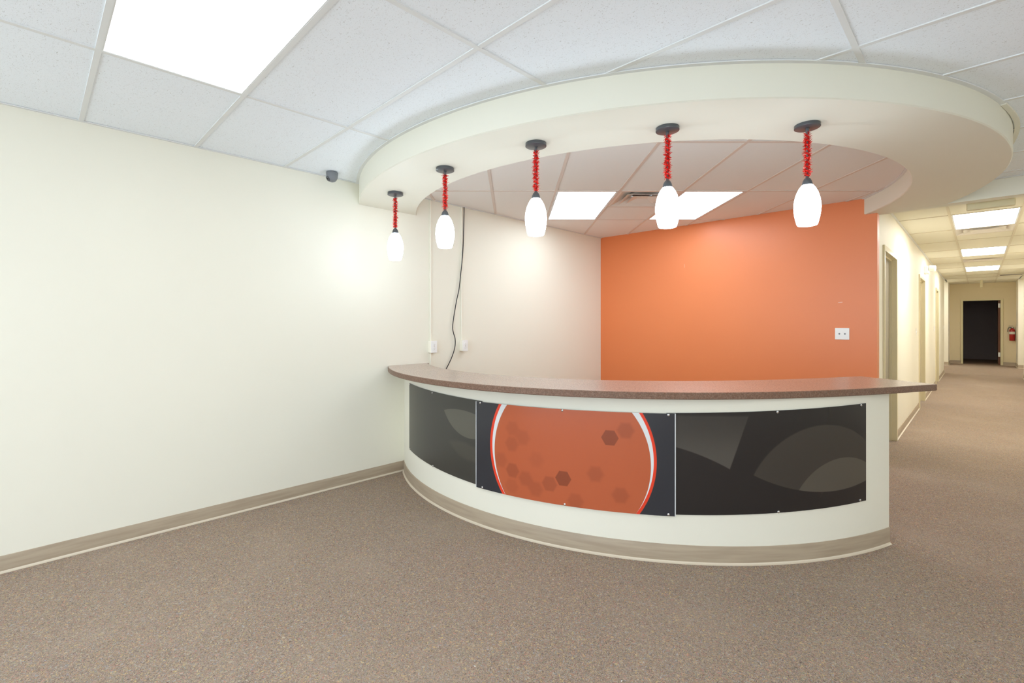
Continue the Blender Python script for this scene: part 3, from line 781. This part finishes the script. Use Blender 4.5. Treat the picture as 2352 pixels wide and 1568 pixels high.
def outlet(y, label):
    e = empty('outlet_box', (XL, y, 1.135)); tag(e, label, 'outlet', 'outlets on the left wall')
    q = MB(); q.box(0, -.036, 0, .050, .036, .118); q.build('back_box', M['hall'], e, bevel=.003)
    cp = MB(); cp.box(.050, -.037, -.001, .0545, .037, .119); pl = cp.build('cover_plate', M['white'], e, bevel=.003)
    for z in (.040, .079):
        q = MB(); q.lathe([(0, .0545), (.0165, .0545), (.0165, .0568), (.0150, .0575), (0, .0575)], seg=20, axis='x'); r = q.build('receptacle', M['white'], pl, smooth=True); r.location = (0, 0, z)
        q = MB()
        for yy in (-.0065, .0055): q.box(.0573, yy, z + .002, .0578, yy + .0018, z + .010)
        q.lathe([(.0023, .0573), (.0023, .0578), (0, .0578)], c=(0, 0, z - .006), seg=8, axis='x')
        q.build('slots', M['slot'], pl)
    q = MB(); q.lathe([(0, .0545), (.0028, .0545), (.0028, .0553), (0, .0556)], c=(0, 0, .0595), seg=8, axis='x'); q.build('screw', M['screw'], pl)
    return e
outlet(2.875, 'white duplex outlet box on the left wall, nearer the front')
outlet(3.285, 'white duplex outlet box on the left wall, right of the hanging cable')
cab = [(3.296, 2.69), (3.291, 2.50), (3.284, 2.294), (3.268, 2.104), (3.246, 1.95), (3.225, 1.80), (3.192, 1.677), (3.164, 1.55), (3.148, 1.467), (3.139, 1.39), (3.150, 1.33), (3.168, 1.285), (3.174, 1.22), (3.160, 1.15), (3.130, 1.08), (3.09, 1.01), (3.05, .95), (3.0, .86)]
def catmull(P, k=6):
    out = []
    for i in range(len(P) - 1):
        a, b, c, d = P[max(i - 1, 0)], P[i], P[i + 1], P[min(i + 2, len(P) - 1)]
        for s_ in range(k):
            t = s_ / k
            out.append(tuple(.5 * (2 * b[m] + (c[m] - a[m]) * t + (2 * a[m] - 5 * b[m] + 4 * c[m] - d[m]) * t * t + (3 * b[m] - a[m] - 3 * c[m] + d[m]) * t ** 3) for m in range(len(b))))
    return out + [P[-1]]
pts = [(XL + .0205, y, z) for y, z in cab]
q = MB(); q.tube(catmull(pts), .0048, 10)
tag(q.build('hanging_cable', M['cable'], smooth=True), 'black cable hanging down the left wall between the outlets', 'cable')

# security camera under the ceiling
e = empty('security_camera', (-3.852, 1.765, CEIL)); tag(e, 'small grey dome security camera on the ceiling beside the soffit', 'camera')
from mathutils import Vector
q = MB(); q.lathe([(0, -.0005), (.047, -.0005), (.0485, -.003), (.0475, -.022), (.047, -.025), (0, -.025)], seg=36); q.build('mount_ring', M['grey'], e, smooth=True)
q = MB(); q.lathe([(.0465, -.025), (.046, -.034), (.042, -.050), (.035, -.063), (.025, -.073), (.013, -.0785), (0, -.080)], seg=36); q.build('dome', M['grey'], e, smooth=True)
nv = Vector((-.06, -.85, -.52)).normalized()
ey = MB(); ey.lathe([(0, -.012), (.0225, -.012), (.0235, .001), (.0205, .0045), (.0175, .0035), (.0165, -.002), (0, -.002)], seg=28)
eo = ey.build('eyeball', M['black'], e, smooth=True); eo.location = Vector((0, 0, -.036)) + nv * .040; eo.rotation_euler = nv.to_track_quat('Z', 'Y').to_euler()
ln = MB(); ln.lathe([(0, -.003), (.0105, -.003), (.0105, .004), (.006, .0065), (0, .007)], seg=20); lo = ln.build('lens', M['lens'], eo, smooth=True)

# ------------------------------------------------------------------ orange wall plate
e = empty('wall_plate', (-1.0185, YB, 1.324)); tag(e, 'white double wall plate with two round jacks on the orange wall', 'wall plate')
q = MB(); q.box(-.0625, -.006, -.06, .0625, 0, .06); pl = q.build('plate', M['white'], e, bevel=.004)
for x in (-.024, .024):
    q = MB(); q.lathe([(0, -.012), (.004, -.012), (.0048, -.010), (.0048, -.0075), (.008, -.0072), (.008, -.0055), (0, -.0055)], c=(x, 0, 0), seg=14, axis='y'); q.build('jack', M['grey'], pl, smooth=True)
for x, z in ((-.024, .042), (.024, .042), (-.024, -.042), (.024, -.042)):
    q = MB(); q.lathe([(0, -.0072), (.003, -.0068), (.0032, -.0055), (0, -.0055)], c=(x, 0, z), seg=8, axis='y'); q.build('screw', M['white'], pl)

# ------------------------------------------------------------------ corridor things
for (y, z), l in zip([(10.03, 1.295), (14.228, 1.325), (18.19, 1.325)], ['white light switch on the corridor wall before the middle door', 'white light switch on the corridor wall before the far door', 'white light switch at the end of the corridor wall']):
    e = empty('light_switch', (HX0, y, z)); tag(e, l, 'light switch', 'switches along the corridor wall')
    q = MB(); q.box(0, -.036, -.058, .006, .036, .058); q.build('plate', M['white'], e, bevel=.003)
    q = MB(); q.add([(.006, -.005, -.012), (.006, .005, -.012), (.006, .005, .012), (.006, -.005, .012), (.016, -.004, .006), (.016, .004, .006), (.016, .004, .012), (.016, -.004, .012)],
                    [(0, 1, 2, 3), (4, 5, 6, 7), (0, 1, 5, 4), (1, 2, 6, 5), (2, 3, 7, 6), (3, 0, 4, 7)]); q.build('toggle', M['white'], e)
e = empty('emergency_light', (HX0, 11.75, 2.42)); tag(e, 'white twin-head emergency light high on the corridor wall', 'emergency light')
q = MB(); q.box(0, -.16, -.06, .055, .16, .07); q.build('housing', M['white'], e, bevel=.008)
for y in (-.09, .09):
    q = MB(); q.tube([(.05, y, .01), (.07, y, .015), (.09, y, .03)], .012, 8); q.build('bracket', M['white'], e, smooth=True)
    q = MB(); q.lathe([(0, -.045), (.044, -.044), (.050, -.038), (.050, -.010), (.0475, -.008), (.0475, -.004), (.050, -.002), (.050, .04), (.046, .045), (0, .045)], seg=24, axis='x'); h = q.build('lamp_head', M['lampglow'], e, smooth=True); h.location = (.105, y, .035); h.rotation_euler = (0, radians(8), 0)
def sign(name, b, loc, label):
    e = empty(name, loc); tag(e, label, 'exit sign')
    q = MB(); q.box(*b); q.build('housing', M['exit'], e, bevel=.010)
    q = MB(); q.box(-.03, -.012, b[5], .03, .012, CEIL - loc[2]); q.build('mount', M['exit'], e)
sign('exit_sign', (-.16, -.022, -.105, .16, .022, .078), (.0715, 6.20, 2.596), 'plain beige back of an exit sign hung just behind the corridor header')
sign('exit_sign', (-.026, -.15, -.10, .026, .15, .09), (.036, 19.45, 2.585), 'small exit sign seen edge-on at the far end of the corridor ceiling')
# fire extinguisher
e = empty('fire_extinguisher', (.705, YEND - .085, .905)); tag(e, 'red fire extinguisher hanging on the end wall right of the dark doorway', 'fire extinguisher')
q = MB(); q.lathe([(0, 0), (.055, 0), (.062, .012), (.062, .30), (.056, .335), (.036, .362), (.02, .372), (.018, .385), (0, .385)], seg=28); b_ = q.build('cylinder', M['red'], e, smooth=True)
q = MB(); q.lathe([(.0625, .20), (.0632, .20), (.0632, .275), (.0625, .275)], seg=28); q.build('band_label', M['labelw'], b_, smooth=True)
q = MB(); q.lathe([(0, .385), (.016, .385), (.016, .415), (.011, .42), (0, .42)], seg=14); q.build('valve', M['screw'], e, smooth=True)
q = MB(); q.box(-.075, -.009, .412, .03, .009, .422); q.box(-.07, -.009, .44, .02, .009, .449); q.build('handle', M['black'], e, bevel=.002)
q = MB(); q.tube(catmull([(-.016, 0, .40), (-.06, 0, .40), (-.085, 0, .36), (-.09, 0, .27)], 6), .009, 10); q.build('hose', M['black'], e, smooth=True)
q = MB(); q.box(-.03, .055, .1, .03, .085, .4); q.build('wall_bracket', M['black'], e)

# lint on the carpet: tiny white flecks
lint = MB()
for (u, v) in [(1.26, -.97), (.89, -.92), (.55, -1.52), (1.05, -.25), (1.66, -1.02), (.62, -1.0), (1.3, -1.5)]:
    a = random.random() * pi; lint.v and None
    r = .004
    o_ = len(lint.v)
    lint.add([(v + r * cos(a) * 1.6, u + r * sin(a) * 1.6, .001), (v - r * sin(a) * .6, u + r * cos(a) * .6, .003), (v - r * cos(a) * 1.6, u - r * sin(a) * 1.6, .001), (v + r * sin(a) * .6, u - r * cos(a) * .6, .0035)], [(0, 1, 2, 3), (3, 2, 1, 0)])
o = lint.build('carpet_lint', M['lint'], fix=False); o['kind'] = 'stuff'; tag(o, 'tiny white lint flecks scattered on the brown carpet', 'lint')
